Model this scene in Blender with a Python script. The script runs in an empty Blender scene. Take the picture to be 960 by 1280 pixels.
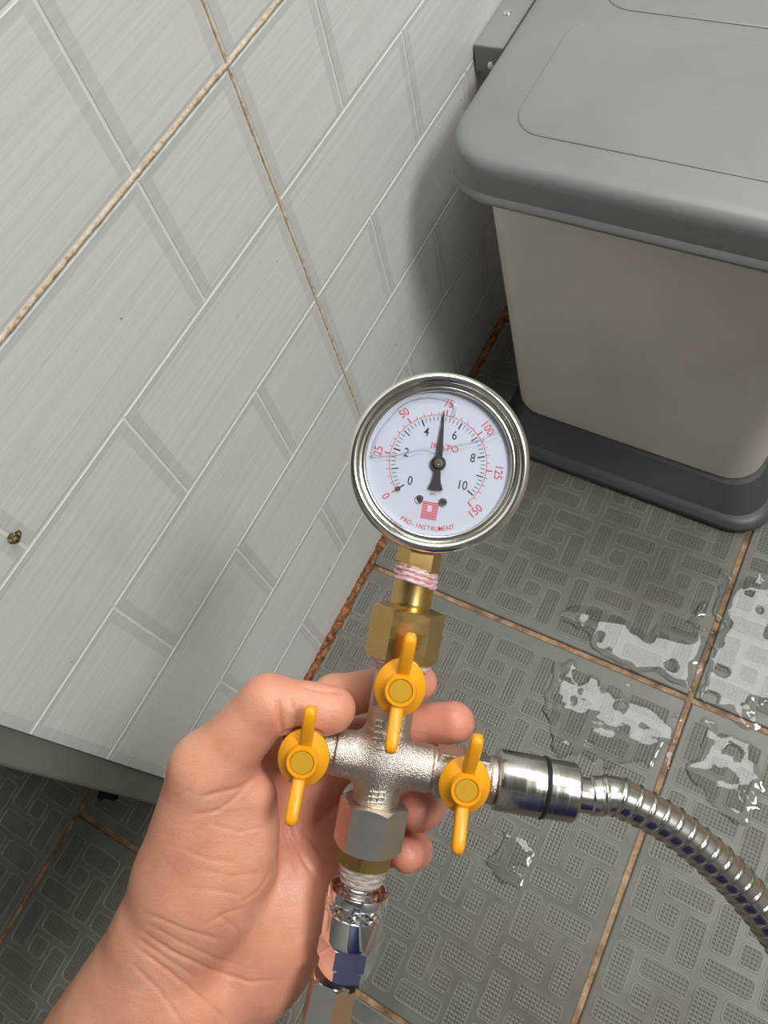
import bpy, bmesh, math, random
import numpy as np
from mathutils import Vector, Matrix
random.seed(7)
C = bpy.context.scene.collection
sin, cos, pi = math.sin, math.cos, math.pi

# ------------------------------------------------------------------ camera
# world: X away from the tiled wall, Y along it, Z up; floor at z = 0, metres
RIGHT = Vector((0.8710553, 0.4550558, -0.18489697))
DOWN = Vector((0.33775046, -0.82821567, -0.44719507))
FWD = Vector((-0.35663327, 0.3270826, -0.87511695))
EYE = Vector((0, 0, 0.85))
FPX = 955.0
cam = bpy.data.cameras.new('camera')
cam.sensor_fit = 'AUTO'; cam.sensor_width = 36.0
cam.lens = FPX / 1280 * 36.0
cam.clip_start = 0.02
camo = bpy.data.objects.new('camera', cam); C.objects.link(camo)
camo.matrix_world = Matrix(((RIGHT.x, -DOWN.x, -FWD.x, EYE.x), (RIGHT.y, -DOWN.y, -FWD.y, EYE.y),
                            (RIGHT.z, -DOWN.z, -FWD.z, EYE.z), (0, 0, 0, 1)))
bpy.context.scene.camera = camo

# ------------------------------------------------------------------ light
sc = bpy.context.scene
sc.view_settings.view_transform = 'Standard'
sc.view_settings.look = 'None'
sc.view_settings.gamma = 1.0
sc.view_settings.exposure = 0.42
sc.view_settings.use_curve_mapping = False
w = bpy.data.worlds.new('world'); sc.world = w; w.use_nodes = True
w.node_tree.nodes['Background'].inputs[0].default_value = (0.8, 0.9, 1.0, 1)
w.node_tree.nodes['Background'].inputs[1].default_value = 0.1

def area(name, loc, target, sx, sy, power, col):
    l = bpy.data.lights.new(name, 'AREA'); l.shape = 'RECTANGLE'; l.size = sx; l.size_y = sy
    l.energy = power; l.color = col
    o = bpy.data.objects.new(name, l); C.objects.link(o)
    o.location = loc
    o.rotation_euler = (Vector(target) - Vector(loc)).to_track_quat('-Z', 'Y').to_euler()
    return o
area('ceiling_panel_light', (0.22, 1.36, 2.46), (0.22, 1.36, 0), 0.9, 1.25, 25, (1.0, 0.995, 0.975))
area('ceiling_panel_light', (1.16, 0.34, 2.46), (0.4, 0.1, 0), 0.6, 0.8, 43, (1.0, 0.995, 0.975))

# ------------------------------------------------------------------ helpers
def tag(o, label=None, cat=None, group=None, kind=None):
    if label: o['label'] = label
    if cat: o['category'] = cat
    if group: o['group'] = group
    if kind: o['kind'] = kind
    return o

def mesh_obj(name, verts, faces, mat, parent=None, smooth=False, mats=None, fm=None, auto=None):
    me = bpy.data.meshes.new(name)
    me.from_pydata([tuple(v) for v in verts], [], [tuple(f) for f in faces])
    me.update()
    for m in (mats or [mat]): me.materials.append(m)
    if fm: me.polygons.foreach_set('material_index', fm)
    if smooth: me.polygons.foreach_set('use_smooth', [True] * len(me.polygons))
    if auto is not None:
        bm = bmesh.new(); bm.from_mesh(me)
        for e in bm.edges:
            if len(e.link_faces) == 2 and e.calc_face_angle(0) > math.radians(auto): e.smooth = False
        bm.to_mesh(me); bm.free()
        me.polygons.foreach_set('use_smooth', [True] * len(me.polygons))
    o = bpy.data.objects.new(name, me); C.objects.link(o)
    if parent: o.parent = parent
    return o

def empty(name, mat4=None, loc=None):
    o = bpy.data.objects.new(name, None); C.objects.link(o)
    o.empty_display_size = 0.01
    if mat4 is not None: o.matrix_world = mat4
    if loc is not None: o.location = loc
    return o

class MB:
    """collects shapes; builds ONE mesh"""
    def __init__(s): s.v = []; s.f = []; s.m = []
    def add(s, vs, fs, mi=0):
        n = len(s.v); s.v += [Vector(v) for v in vs]; s.f += [tuple(i + n for i in f) for f in fs]; s.m += [mi] * len(fs)
        return s
    def box(s, c, d, mi=0):
        x, y, z = c; a, b, e = (q / 2 for q in d)
        vs = [(x + i * a, y + j * b, z + k * e) for k in (-1, 1) for j in (-1, 1) for i in (-1, 1)]
        return s.add(vs, [(0, 2, 3, 1), (4, 5, 7, 6), (0, 1, 5, 4), (2, 6, 7, 3), (0, 4, 6, 2), (1, 3, 7, 5)], mi)
    def rings(s, rings, mi=0, cap0=True, cap1=True):
        n = len(rings[0]); vs = [p for r in rings for p in r]; fs = []
        for i in range(len(rings) - 1):
            for j in range(n):
                k = (j + 1) % n
                fs.append((i * n + j, i * n + k, (i + 1) * n + k, (i + 1) * n + j))
        if cap0: fs.append(tuple(range(n - 1, -1, -1)))
        if cap1: fs.append(tuple(range((len(rings) - 1) * n, len(rings) * n)))
        return s.add(vs, fs, mi)
    def lathe(s, prof, o=(0, 0, 0), ax=(0, 1, 0), n=48, rot=0.0, mi=0, caps=True, sq=None):
        """prof: (radius, distance along ax); n=6 gives a hexagon with rot in degrees from the +Z side"""
        ax = Vector(ax).normalized(); o = Vector(o)
        z0 = Vector((0, 0, 1)) if abs(ax.z) < .9 else Vector((0, 1, 0))
        e1 = (z0 - ax * z0.dot(ax)).normalized(); e2 = ax.cross(e1)
        rs = []
        for r, h in prof:
            rs.append([o + ax * h + (e1 * cos(2 * pi * j / n + math.radians(rot)) + e2 * sin(2 * pi * j / n + math.radians(rot))) * r for j in range(n)])
        return s.rings(rs, mi, caps, caps)
    def hexnut(s, R, h0, h1, o=(0, 0, 0), ax=(0, 1, 0), rot=0.0, ch=0.12, mi=0, seg=6):
        """hexagon with the rounded corner chamfer of a turned nut"""
        ax = Vector(ax).normalized(); o = Vector(o)
        z0 = Vector((0, 0, 1)) if abs(ax.z) < .9 else Vector((0, 1, 0))
        e1 = (z0 - ax * z0.dot(ax)).normalized(); e2 = ax.cross(e1)
        ap = R * cos(pi / 6); n = 6 * seg
        def ring(rad, fn):
            out = []
            for j in range(n):
                t = 2 * pi * j / n
                k = (t % (pi / 3)) - pi / 6
                hr = ap / cos(k)
                rr = min(hr, rad) if rad else hr
                out.append(o + ax * fn(hr) + (e1 * cos(t + math.radians(rot)) + e2 * sin(t + math.radians(rot))) * rr)
            return out
        d = R - ap; sl = 0.55
        f1 = lambda hr: h1 - (hr - ap * .985) * sl
        f0 = lambda hr: h0 + (hr - ap * .985) * sl
        return s.rings([ring(ap * .96, lambda hr: h0), ring(ap * .985, lambda hr: h0), ring(None, f0), ring(None, f1), ring(ap * .985, lambda hr: h1), ring(ap * .96, lambda hr: h1)], mi)
    def tube(s, pts, rad, n=16, mi=0, up=(0, 0, 1), sx=1.0):
        pts = [Vector(p) for p in pts]; rs = []
        if not hasattr(rad, '__len__'): rad = [rad] * len(pts)
        e1 = None
        for i, p in enumerate(pts):
            t = (pts[min(i + 1, len(pts) - 1)] - pts[max(i - 1, 0)]).normalized()
            if e1 is None:
                u = Vector(up); u = u if abs(u.dot(t)) < .95 else Vector((1, 0, 0)); e1 = (u - t * u.dot(t)).normalized()
            else: e1 = (e1 - t * e1.dot(t)).normalized()
            e2 = t.cross(e1)
            rs.append([p + (e1 * cos(2 * pi * j / n) + e2 * sin(2 * pi * j / n) * sx) * rad[i] for j in range(n)])
        return s.rings(rs, mi)
    def build(s, name, mat, parent=None, smooth=False, auto=None, scale=1.0):
        mats = mat if isinstance(mat, list) else [mat]
        return mesh_obj(name, [v * scale for v in s.v], s.f, None, parent, smooth, mats, s.m, auto)

def ease(pts, k=8):
    """Catmull-Rom through points"""
    pts = [Vector(p) for p in pts]; out = []
    P = [pts[0] * 2 - pts[1]] + pts + [pts[-1] * 2 - pts[-2]]
    for i in range(1, len(P) - 2):
        for j in range(k):
            t = j / k
            a, b, c, d = P[i - 1], P[i], P[i + 1], P[i + 2]
            out.append(.5 * ((2 * b) + (c - a) * t + (2 * a - 5 * b + 4 * c - d) * t * t + (3 * b - a - 3 * c + d) * t ** 3))
    out.append(pts[-1]); return out

def surface_nets(F, org, h):
    """vertices and quads of the zero level of the field F (negative inside)"""
    S = F < 0
    nx, ny, nz = F.shape
    c = np.zeros((nx - 1, ny - 1, nz - 1), np.int8)
    for i in (0, 1):
        for j in (0, 1):
            for k in (0, 1): c += S[i:nx - 1 + i, j:ny - 1 + j, k:nz - 1 + k]
    act = (c > 0) & (c < 8)
    idx = -np.ones(act.shape, np.int64); cells = np.argwhere(act); idx[act] = np.arange(len(cells))
    acc = np.zeros((len(cells), 3)); cnt = np.zeros(len(cells))
    corners = [(i, j, k) for i in (0, 1) for j in (0, 1) for k in (0, 1)]
    for a in corners:
        for ax in range(3):
            if a[ax]: continue
            b = list(a); b[ax] = 1
            fa = F[cells[:, 0] + a[0], cells[:, 1] + a[1], cells[:, 2] + a[2]]
            fb = F[cells[:, 0] + b[0], cells[:, 1] + b[1], cells[:, 2] + b[2]]
            m = (fa < 0) != (fb < 0)
            t = np.where(m, fa / np.where(m, fa - fb, 1), 0)
            p = np.array(a, float)[None, :].repeat(len(cells), 0); p[:, ax] = t
            acc[m] += p[m]; cnt[m] += 1
    V = (cells + acc / cnt[:, None]) * h + np.array(org)
    Q = []
    for ax in range(3):
        s0 = [slice(1, -1)] * 3; s1 = [slice(1, -1)] * 3
        s0[ax] = slice(0, -1); s1[ax] = slice(1, None)
        A = S[tuple(s0)]; B = S[tuple(s1)]
        e = np.argwhere(A != B); inside = A[A != B]
        o1, o2 = [(1, 2), (2, 0), (0, 1)][ax]
        g = e.copy(); g[:, (ax + 1) % 3] += 1; g[:, (ax + 2) % 3] += 1
        q = []
        for d1, d2 in ((-1, -1), (0, -1), (0, 0), (-1, 0)):
            t = g.copy(); t[:, o1] += d1; t[:, o2] += d2
            q.append(idx[t[:, 0], t[:, 1], t[:, 2]])
        q = np.stack(q, 1)
        q[~inside] = q[~inside][:, ::-1]
        Q.append(q)
    return V, np.concatenate(Q)

def np_mesh(name, V, Q, mat, parent=None, scale=1.0):
    me = bpy.data.meshes.new(name)
    me.vertices.add(len(V)); me.vertices.foreach_set('co', (V * scale).astype(np.float32).ravel())
    me.loops.add(len(Q) * 4); me.loops.foreach_set('vertex_index', Q.astype(np.int32).ravel())
    me.polygons.add(len(Q)); me.polygons.foreach_set('loop_start', np.arange(0, len(Q) * 4, 4, dtype=np.int32))
    me.polygons.foreach_set('use_smooth', np.ones(len(Q), bool))
    me.update(calc_edges=True); me.validate()
    me.materials.append(mat)
    o = bpy.data.objects.new(name, me); C.objects.link(o)
    if parent: o.parent = parent
    return o

# ------------------------------------------------------------------ materials
class NT:
    def __init__(s, name):
        s.m = bpy.data.materials.new(name); s.m.use_nodes = True
        s.t = s.m.node_tree; s.b = s.t.nodes['Principled BSDF']
    def n(s, typ, **kw):
        o = s.t.nodes.new(typ)
        for k, v in kw.items():
            if k.startswith('_'): setattr(o, k[1:], v)
            else: o.inputs[k.replace('__', ' ')].default_value = v
        return o
    def l(s, a, b): s.t.links.new(a, b)
    def ramp(s, fac, stops):
        r = s.n('ShaderNodeValToRGB'); e = r.color_ramp.elements
        e[0].position, e[0].color = stops[0][0], stops[0][1]
        e[1].position, e[1].color = stops[-1][0], stops[-1][1]
        for p, c in stops[1:-1]:
            q = e.new(p); q.color = c
        s.l(fac, r.inputs[0]); return r.outputs[0]
    def coords(s, scale=(1, 1, 1), world=False, rot=(0, 0, 0)):
        if world: src = s.n('ShaderNodeNewGeometry').outputs['Position']
        else: src = s.n('ShaderNodeTexCoord').outputs['Object']
        m = s.n('ShaderNodeMapping'); m.inputs['Scale'].default_value = scale; m.inputs['Rotation'].default_value = rot
        s.l(src, m.inputs[0]); return m.outputs[0]
    def noise(s, vec, scale, detail=4, rough=.5):
        o = s.n('ShaderNodeTexNoise', Scale=scale, Detail=detail, Roughness=rough); s.l(vec, o.inputs['Vector']); return o.outputs['Fac']
    def mix(s, fac, a, b, mode='MIX'):
        o = s.n('ShaderNodeMix', _data_type='RGBA', _blend_type=mode)
        for v, i in ((fac, 0), (a, 6), (b, 7)):
            if hasattr(v, 'links'): s.l(v, o.inputs[i])
            else: o.inputs[i].default_value = v
        return o.outputs[2]
    def math(s, op, a, b=0.0):
        o = s.n('ShaderNodeMath', _operation=op)
        for v, i in ((a, 0), (b, 1)):
            if hasattr(v, 'links'): s.l(v, o.inputs[i])
            else: o.inputs[i].default_value = v
        return o.outputs[0]
    def bump(s, h, strength=.3, dist=.001):
        o = s.n('ShaderNodeBump', Strength=strength, Distance=dist); s.l(h, o.inputs['Height']); s.l(o.outputs[0], s.b.inputs['Normal']); return o
    def set(s, **kw):
        for k, v in kw.items():
            i = s.b.inputs[k.replace('_', ' ')]
            if hasattr(v, 'links'): s.l(v, i)
            else: i.default_value = v
        return s

def col(r, g, b):
    f = lambda c: (c / 255 / 12.92) if c / 255 <= .04045 else ((c / 255 + .055) / 1.055) ** 2.4
    return (f(r), f(g), f(b), 1)

def simple(name, c, rough=.5, metal=0.0, **kw):
    return NT(name).set(Base_Color=c, Roughness=rough, Metallic=metal, **kw).m

def make_wall_tile(name, k):
    t = NT(name)
    v = t.coords((30, 3.0, 260), world=True)
    n1 = t.noise(v, 1.0, 3, .6)
    v2 = t.coords((40, 8.0, 900), world=True)
    n2 = t.noise(v2, 1.0, 2, .5)
    s = t.math('ADD', t.math('MULTIPLY', n1, .6), t.math('MULTIPLY', n2, .4))
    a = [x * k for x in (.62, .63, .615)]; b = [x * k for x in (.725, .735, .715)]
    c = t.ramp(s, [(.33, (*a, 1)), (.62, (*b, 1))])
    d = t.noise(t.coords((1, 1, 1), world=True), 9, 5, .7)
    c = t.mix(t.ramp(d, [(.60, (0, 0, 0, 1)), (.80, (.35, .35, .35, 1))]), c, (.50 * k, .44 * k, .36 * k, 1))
    d2 = t.noise(t.coords((1, 1, 1), world=True), 120, 1, .5)
    c = t.mix(t.ramp(d2, [(.80, (0, 0, 0, 1)), (.83, (.7, .7, .7, 1))]), c, (.12, .10, .08, 1))
    t.set(Base_Color=c, Roughness=.38, Specular_IOR_Level=.4)
    t.bump(s, .15, .0008)
    return t.m
M_TILE = make_wall_tile('glazed_wall_tile', 1.0)
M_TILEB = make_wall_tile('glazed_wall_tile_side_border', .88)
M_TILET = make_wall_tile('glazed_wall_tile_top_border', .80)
M_WGROUT = simple('white_groove', (.80, .80, .77, 1), .6)

def make_grout(name, stops, scale, rough=.8, dist=.002):
    t = NT(name); n = t.noise(t.coords((1, 1, 1), world=True), scale, 6, .7)
    t.set(Base_Color=t.ramp(n, stops), Roughness=rough); t.bump(n, .8, dist); return t.m
M_GROUT_W = make_grout('dirty_wall_grout', [(.35, col(160, 132, 104)), (.5, col(208, 190, 164)), (.65, col(226, 216, 200))], 160)
M_RUST = make_grout('rusty_grout', [(.36, col(60, 32, 14)), (.5, col(135, 82, 42)), (.66, col(186, 140, 92))], 130, .7, .004)
M_GROUT_F = make_grout('brown_floor_grout', [(.34, col(92, 66, 46)), (.5, col(150, 116, 84)), (.68, col(188, 160, 126))], 60, .55, .002)

def make_floor(name, a, b, grid):
    t = NT(name)
    n = t.noise(t.coords((1, 1, 1), world=True), 16, 6, .65)
    c = t.ramp(n, [(.35, a), (.65, b)])
    st = t.noise(t.coords((1, 1, 1), world=True), 5.5, 4, .6)
    c = t.mix(t.ramp(st, [(.5, (0, 0, 0, 1)), (.7, (.6, .6, .6, 1))]), c, col(92, 82, 74))
    h = n
    if grid:
        g = t.coords((1, 1, 1))
        sx = t.n('ShaderNodeSeparateXYZ'); t.l(g, sx.inputs[0])
        fr = 2 * pi / .0037
        wx = t.math('SINE', t.math('MULTIPLY', sx.outputs[0], fr)); wy = t.math('SINE', t.math('MULTIPLY', sx.outputs[1], fr))
        h = t.math('MAXIMUM', wx, wy)
        wob = t.noise(t.coords((1, 1, 1), world=True), 300, 2, .5)
        f = t.math('MULTIPLY', t.math('MULTIPLY', t.math('ADD', h, .3), .42), wob)
        c = t.mix(f, c, col(126, 124, 112))
    t.set(Base_Color=c, Roughness=t.ramp(n, [(.3, (.30, .30, .30, 1)), (.7, (.48, .48, .48, 1))]), Specular_IOR_Level=.5)
    t.bump(h, .35, .0008)
    return t.m
M_FLOOR = make_floor('stone_grey_floor_tile', col(100, 99, 90), col(117, 115, 104), False)
M_PADRIM = make_floor('floor_tile_pad_rim', col(120, 118, 108), col(136, 135, 124), False)
M_PAD = make_floor('floor_tile_pad', col(90, 89, 80), col(104, 102, 92), True)

def make_plastic(name, c, rough, marks):
    t = NT(name); n = t.noise(t.coords((1, 1, 1)), 7, 5, .6)
    k = lambda q: (c[0] * q, c[1] * q, c[2] * q, 1)
    cc = t.ramp(n, [(.3, k(.90)), (.7, k(1.07))])
    m = t.noise(t.coords((18, 50, 18)), 1.5, 4, .75)
    cc = t.mix(t.ramp(m, [(.68, (0, 0, 0, 1)), (.8, (marks, marks, marks, 1))]), cc, k(.55))
    t.set(Base_Color=cc, Roughness=rough); t.bump(t.noise(t.coords(), 420, 2, .5), .06, .0005); return t.m
M_LID = make_plastic('grey_lid_plastic', col(126, 129, 126), .38, .35)
M_BODY = make_plastic('off_white_bin_plastic', col(224, 217, 207), .45, .12)
M_BASE = make_plastic('dark_grey_base_plastic', col(72, 74, 74), .42, .2)
M_STEELBAR = make_plastic('grey_painted_bar', col(132, 133, 129), .5, .5)
M_TRIM = make_plastic('grey_trim_paint', col(116, 118, 110), .55, .3)
M_PLASTER = simple('plain_plaster', col(150, 150, 146), .8)
M_NAVY = simple('navy_reflection_paint', col(15, 28, 78), .5)  # for the added unseen panel mirrored in the chrome
M_CHROME = simple('polished_chrome', (.86, .86, .87, 1), .07, 1.0)
M_RIM = simple('stainless_bezel', (.84, .82, .77, 1), .13, 1.0)

def make_brushed(name, c, r0, axis, sc_=900):
    t = NT(name); s = [40, 40, 40]; s[axis] = sc_
    n = t.noise(t.coords(tuple(s)), 1, 3, .6)
    t.set(Base_Color=c, Metallic=1.0, Roughness=t.ramp(n, [(.3, (r0 * .7,) * 3 + (1,)), (.7, (r0 * 1.3,) * 3 + (1,))]))
    t.bump(n, .05, .0002); return t.m
M_STEEL = make_brushed('brushed_hose_steel', (.54, .52, .49, 1), .22, 0)
M_BRASS = make_brushed('brushed_brass', (.63, .42, .155, 1), .30, 1, 60)
M_NICKEL_NUT = make_brushed('satin_nickel', (.70, .66, .60, 1), .32, 1, 60)
def make_cast():
    t = NT('cast_nickel'); n = t.noise(t.coords(), 2000, 2, .6); n2 = t.noise(t.coords(), 60, 3, .5)
    t.set(Base_Color=t.ramp(n2, [(.3, (.56, .51, .45, 1)), (.7, (.68, .63, .57, 1))]), Metallic=1.0, Roughness=.32)
    t.bump(n, .55, .0007); return t.m
M_CAST = make_cast()
M_TAPE = NT('thread_seal_tape')
_n = M_TAPE.noise(M_TAPE.coords((1, 6, 1)), 260, 4, .7)
M_TAPE.set(Base_Color=M_TAPE.ramp(_n, [(.40, col(196, 120, 132)), (.52, col(228, 190, 190)), (.66, col(240, 228, 224))]), Roughness=.45, Subsurface_Weight=.1)
M_TAPE.bump(_n, .7, .001); M_TAPE = M_TAPE.m
M_TAPE_CLEAR = NT('clear_seal_tape')
_n = M_TAPE_CLEAR.noise(M_TAPE_CLEAR.coords((1, 5, 1)), 240, 4, .7)
M_TAPE_CLEAR.set(Base_Color=M_TAPE_CLEAR.ramp(_n, [(.4, col(190, 170, 160)), (.6, col(236, 226, 218))]), Roughness=.25, Metallic=.25)
M_TAPE_CLEAR.bump(_n, 1.0, .002); M_TAPE_CLEAR = M_TAPE_CLEAR.m
M_YELLOW = simple('yellow_handle_plastic', (.86, .36, .006, 1), .36)
M_YELLOW2 = NT('ochre_cap_plastic').set(Base_Color=(.58, .32, .02, 1), Roughness=.42).m
M_BLACK = simple('black_rubber', (.012, .012, .012, 1), .4)
M_INK = simple('black_dial_ink', (.015, .015, .018, 1), .5)
M_RED = simple('red_dial_ink', col(205, 62, 74), .5)
M_DIAL = simple('white_dial', col(198, 202, 216), .45)
def make_glass(name, tint, ior_fac):
    t = NT(name); t.t.nodes.remove(t.b)
    g = t.n('ShaderNodeBsdfGlossy', Roughness=.03); g.inputs[0].default_value = (1, 1, 1, 1)
    tr = t.n('ShaderNodeBsdfTransparent'); tr.inputs[0].default_value = tint
    fr = t.n('ShaderNodeFresnel', IOR=ior_fac)
    mx = t.n('ShaderNodeMixShader'); t.l(fr.outputs[0], mx.inputs[0]); t.l(tr.outputs[0], mx.inputs[1]); t.l(g.outputs[0], mx.inputs[2])
    t.l(mx.outputs[0], t.t.nodes['Material Output'].inputs[0]); return t
M_GLASS = make_glass('gauge_glass', (.985, .99, .995, 1), 1.2).m
def make_water():
    t = make_glass('water_film', (.93, .94, .95, 1), 1.42)
    b = t.n('ShaderNodeBump', Strength=.14, Distance=.002); n = t.noise(t.coords((1, 1, 1), world=True), 40, 2, .5)
    t.l(n, b.inputs['Height'])
    for x in t.t.nodes:
        if x.type in ('BSDF_GLOSSY', 'FRESNEL'): t.l(b.outputs[0], x.inputs['Normal'])
    return t.m
M_WATER = make_water()
M_GEL = NT('glycerine_edge').set(Base_Color=(.97, .98, 1, 1), Roughness=.05, Transmission_Weight=1.0, IOR=1.47).m

def make_skin():
    t = NT('skin')
    a = t.n('ShaderNodeVertexColor', _layer_name='flush')
    sep = t.n('ShaderNodeSeparateColor'); t.l(a.outputs[0], sep.inputs[0])
    n = t.noise(t.coords(), 45, 5, .65); n2 = t.noise(t.coords(), 180, 3, .6)
    base = t.ramp(n, [(.3, (.61, .26, .163, 1)), (.55, (.71, .335, .214, 1)), (.75, (.775, .425, .285, 1))])
    c = t.mix(t.math('MULTIPLY', sep.outputs[0], .85), base, (.60, .20, .15, 1))
    c = t.mix(t.ramp(n2, [(.55, (0, 0, 0, 1)), (.8, (.35, .35, .35, 1))]), c, (.60, .22, .15, 1))
    t.set(Base_Color=c, Roughness=.40, Specular_IOR_Level=.5, Subsurface_Weight=.14, Subsurface_Scale=.004)
    t.b.inputs['Subsurface Radius'].default_value = (1.0, .35, .2)
    vo = t.n('ShaderNodeTexVoronoi', Scale=800, _feature='DISTANCE_TO_EDGE'); t.l(t.coords((1, 1.5, 1), rot=(0, 0, .6)), vo.inputs['Vector'])
    ed = t.math('MINIMUM', t.math('MULTIPLY', vo.outputs['Distance'], 3.0), .5)
    wr = t.noise(t.coords((90, 420, 200), rot=(0, 0, .55)), 1.0, 3, .6)
    h = t.math('ADD', t.math('MULTIPLY', ed, .45), t.math('MULTIPLY', t.noise(t.coords(), 300, 4, .65), .6))
    h = t.math('ADD', h, t.math('MULTIPLY', wr, .8))
    t.bump(h, .32, .0007); return t.m
M_SKIN = make_skin()
M_NAIL = simple('fingernail', (.62, .36, .28, 1), .25)

# ------------------------------------------------------------------ room shell
WX = -0.3315                     # face of the tiles
Z = lambda zr: 0.85 * (1 + zr)
ROW = lambda k: Z(-0.3065 - 0.1177 * k)          # top line of brick row k
COL = lambda j: 0.85 * (0.0395 + 0.1145 * j)
YE = -0.0735 * 0.85              # end of the tiled face (a vertical edge)
wall = MB(); wall.box((WX - .0009 - .06, (YE + 2.4) / 2, 1.25), (.12, 2.4 - YE, 2.5))
wall = wall.build('wall_left', M_WGROUT); tag(wall, kind='structure')

def brick_mesh(w, h):
    """front face with a printed, bevelled border on top and both sides; local +X faces the room"""
    b = .008; c = .002
    vs = []
    def rect(x, l, r, t, bo): return [(x, -w / 2 + l, -h / 2 + bo), (x, w / 2 - r, -h / 2 + bo), (x, w / 2 - r, h / 2 - t), (x, -w / 2 + l, h / 2 - t)]
    vs = rect(-.004, 0, 0, 0, 0) + rect(-.0004, 0, 0, 0, 0) + rect(-.0001, b, b, .0048, c)
    fs = []; fm = []
    for k in (0, 1):
        for j in range(4):
            q = (j + 1) % 4
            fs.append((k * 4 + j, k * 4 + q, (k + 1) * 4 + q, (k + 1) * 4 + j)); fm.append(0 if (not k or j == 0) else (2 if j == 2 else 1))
    fs.append((8, 9, 10, 11)); fm.append(0)
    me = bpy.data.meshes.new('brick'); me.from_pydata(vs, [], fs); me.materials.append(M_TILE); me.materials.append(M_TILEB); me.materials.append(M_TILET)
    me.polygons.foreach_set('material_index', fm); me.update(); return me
_bm = {}
G = .0026
for k in range(-4, 7):
    zt = ROW(k) - G / 2; zb = max(ROW(k + 1), 0.004) + G / 2
    if k == 6: zb = .004
    if zt - zb < .01: continue
    even = (k % 2 == 0) if k >= 0 else (k % 2 == 1)
    bs = [j for j in range(-2, 14) if (j % 2 == (0 if even else 1)) or j == 3]
    ys = [YE] + [COL(j) for j in bs if COL(j) > YE + .01]
    for a, b in zip(ys[:-1], ys[1:]):
        ga = .0026 if abs(a - COL(3)) < 1e-4 else G / 2
        gb = .0026 if abs(b - COL(3)) < 1e-4 else G / 2
        if a == YE: ga = 0
        zt2 = zt - (.002 if k == 0 else 0); zb2 = zb + (.002 if k == -1 else 0)
        y0, y1 = a + ga, b - gb
        key = (round(y1 - y0, 4), round(zt2 - zb2, 4))
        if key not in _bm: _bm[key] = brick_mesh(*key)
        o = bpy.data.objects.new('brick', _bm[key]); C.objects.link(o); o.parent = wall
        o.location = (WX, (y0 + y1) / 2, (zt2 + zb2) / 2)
def rough_strip(name, p, q, wdt, nrm, side, mat, parent, n=60, amp=.25, hgt=.0008):
    """an uneven bead of grout from p to q"""
    p, q, nrm, side = Vector(p), Vector(q), Vector(nrm), Vector(side); vs = []; fs = []
    for i in range(n + 1):
        c = p.lerp(q, i / n); wv = wdt * (1 + random.uniform(-amp, amp)); hh = hgt * random.uniform(.5, 1.3); s = random.uniform(-.15, .15) * wdt * amp
        for u, hq in ((-.5, -.0015), (-.3, hh * .8), (0, hh), (.3, hh * .8), (.5, -.0015)): vs.append(c + side * (u * wv + s) + nrm * hq)
    for i in range(n):
        for j in range(4): fs.append((i * 5 + j, i * 5 + j + 1, i * 5 + j + 6, i * 5 + j + 5))
    return mesh_obj(name, vs, fs, mat, parent, smooth=True)
rough_strip('grout_joint', (WX - .0006, COL(3), .02), (WX - .0006, COL(3), 1.1), .0036, (1, 0, 0), (0, 1, 0), M_GROUT_W, wall, 260, .2)
rough_strip('grout_joint', (WX - .0006, YE, ROW(0)), (WX - .0006, 1.0, ROW(0)), .0040, (1, 0, 0), (0, 0, 1), M_GROUT_W, wall, 300, .15)

tr = MB(); tr.box((WX - .0635, YE - .0125, .55), (.12, .025, 1.1))
trim = tag(tr.build('trim_1', M_TRIM), kind='structure')
bv = trim.modifiers.new('bevel', 'BEVEL'); bv.width = .003; bv.segments = 3

# floor: grout bed with one tile object per tile, each with its embossed pads
fl = MB(); fl.box((.35, .55, -.0105), (2.9, 3.6, .015))
floor = tag(fl.build('floor', M_GROUT_F), kind='structure')
def pad_mesh(cells):
    mb = MB()
    def pad(x0, y0, x1, y1):
        r = .0045
        def rr(ins, z):
            out = []; q = r - ins * .6
            for cx, cy, a0 in ((x1 - ins - q, y1 - ins - q, 0), (x0 + ins + q, y1 - ins - q, 90), (x0 + ins + q, y0 + ins + q, 180), (x1 - ins - q, y0 + ins + q, 270)):
                for a in (0, 45, 90): out.append((cx + q * cos(math.radians(a0 + a)), cy + q * sin(math.radians(a0 + a)), z))
            return out
        mb.rings([rr(0, -.0002), rr(.0005, .0006), rr(.0014, .0006), rr(.0019, .0002)], 2, False, False)
        n = len(mb.v) - 12
        mb.f.append(tuple(range(n, n + 12))); mb.m.append(1)
    g = .0021; s = .025
    for i, j in cells:
        X, Y = .004 + i * .075, .008 + j * .075
        for a, b, c, d in ((0, 1, 1, 3), (1, 2, 3, 3), (2, 0, 3, 2), (0, 0, 2, 1), (1, 1, 2, 2)):
            pad(X + a * s + g, Y + b * s + g, X + c * s - g, Y + d * s - g)
    me = bpy.data.meshes.new('relief_pads'); me.from_pydata([tuple(v) for v in mb.v], [], mb.f)
    me.materials.append(M_FLOOR); me.materials.append(M_PAD); me.materials.append(M_PADRIM); me.polygons.foreach_set('material_index', mb.m); me.update()
    return me
_pm = {}
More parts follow.
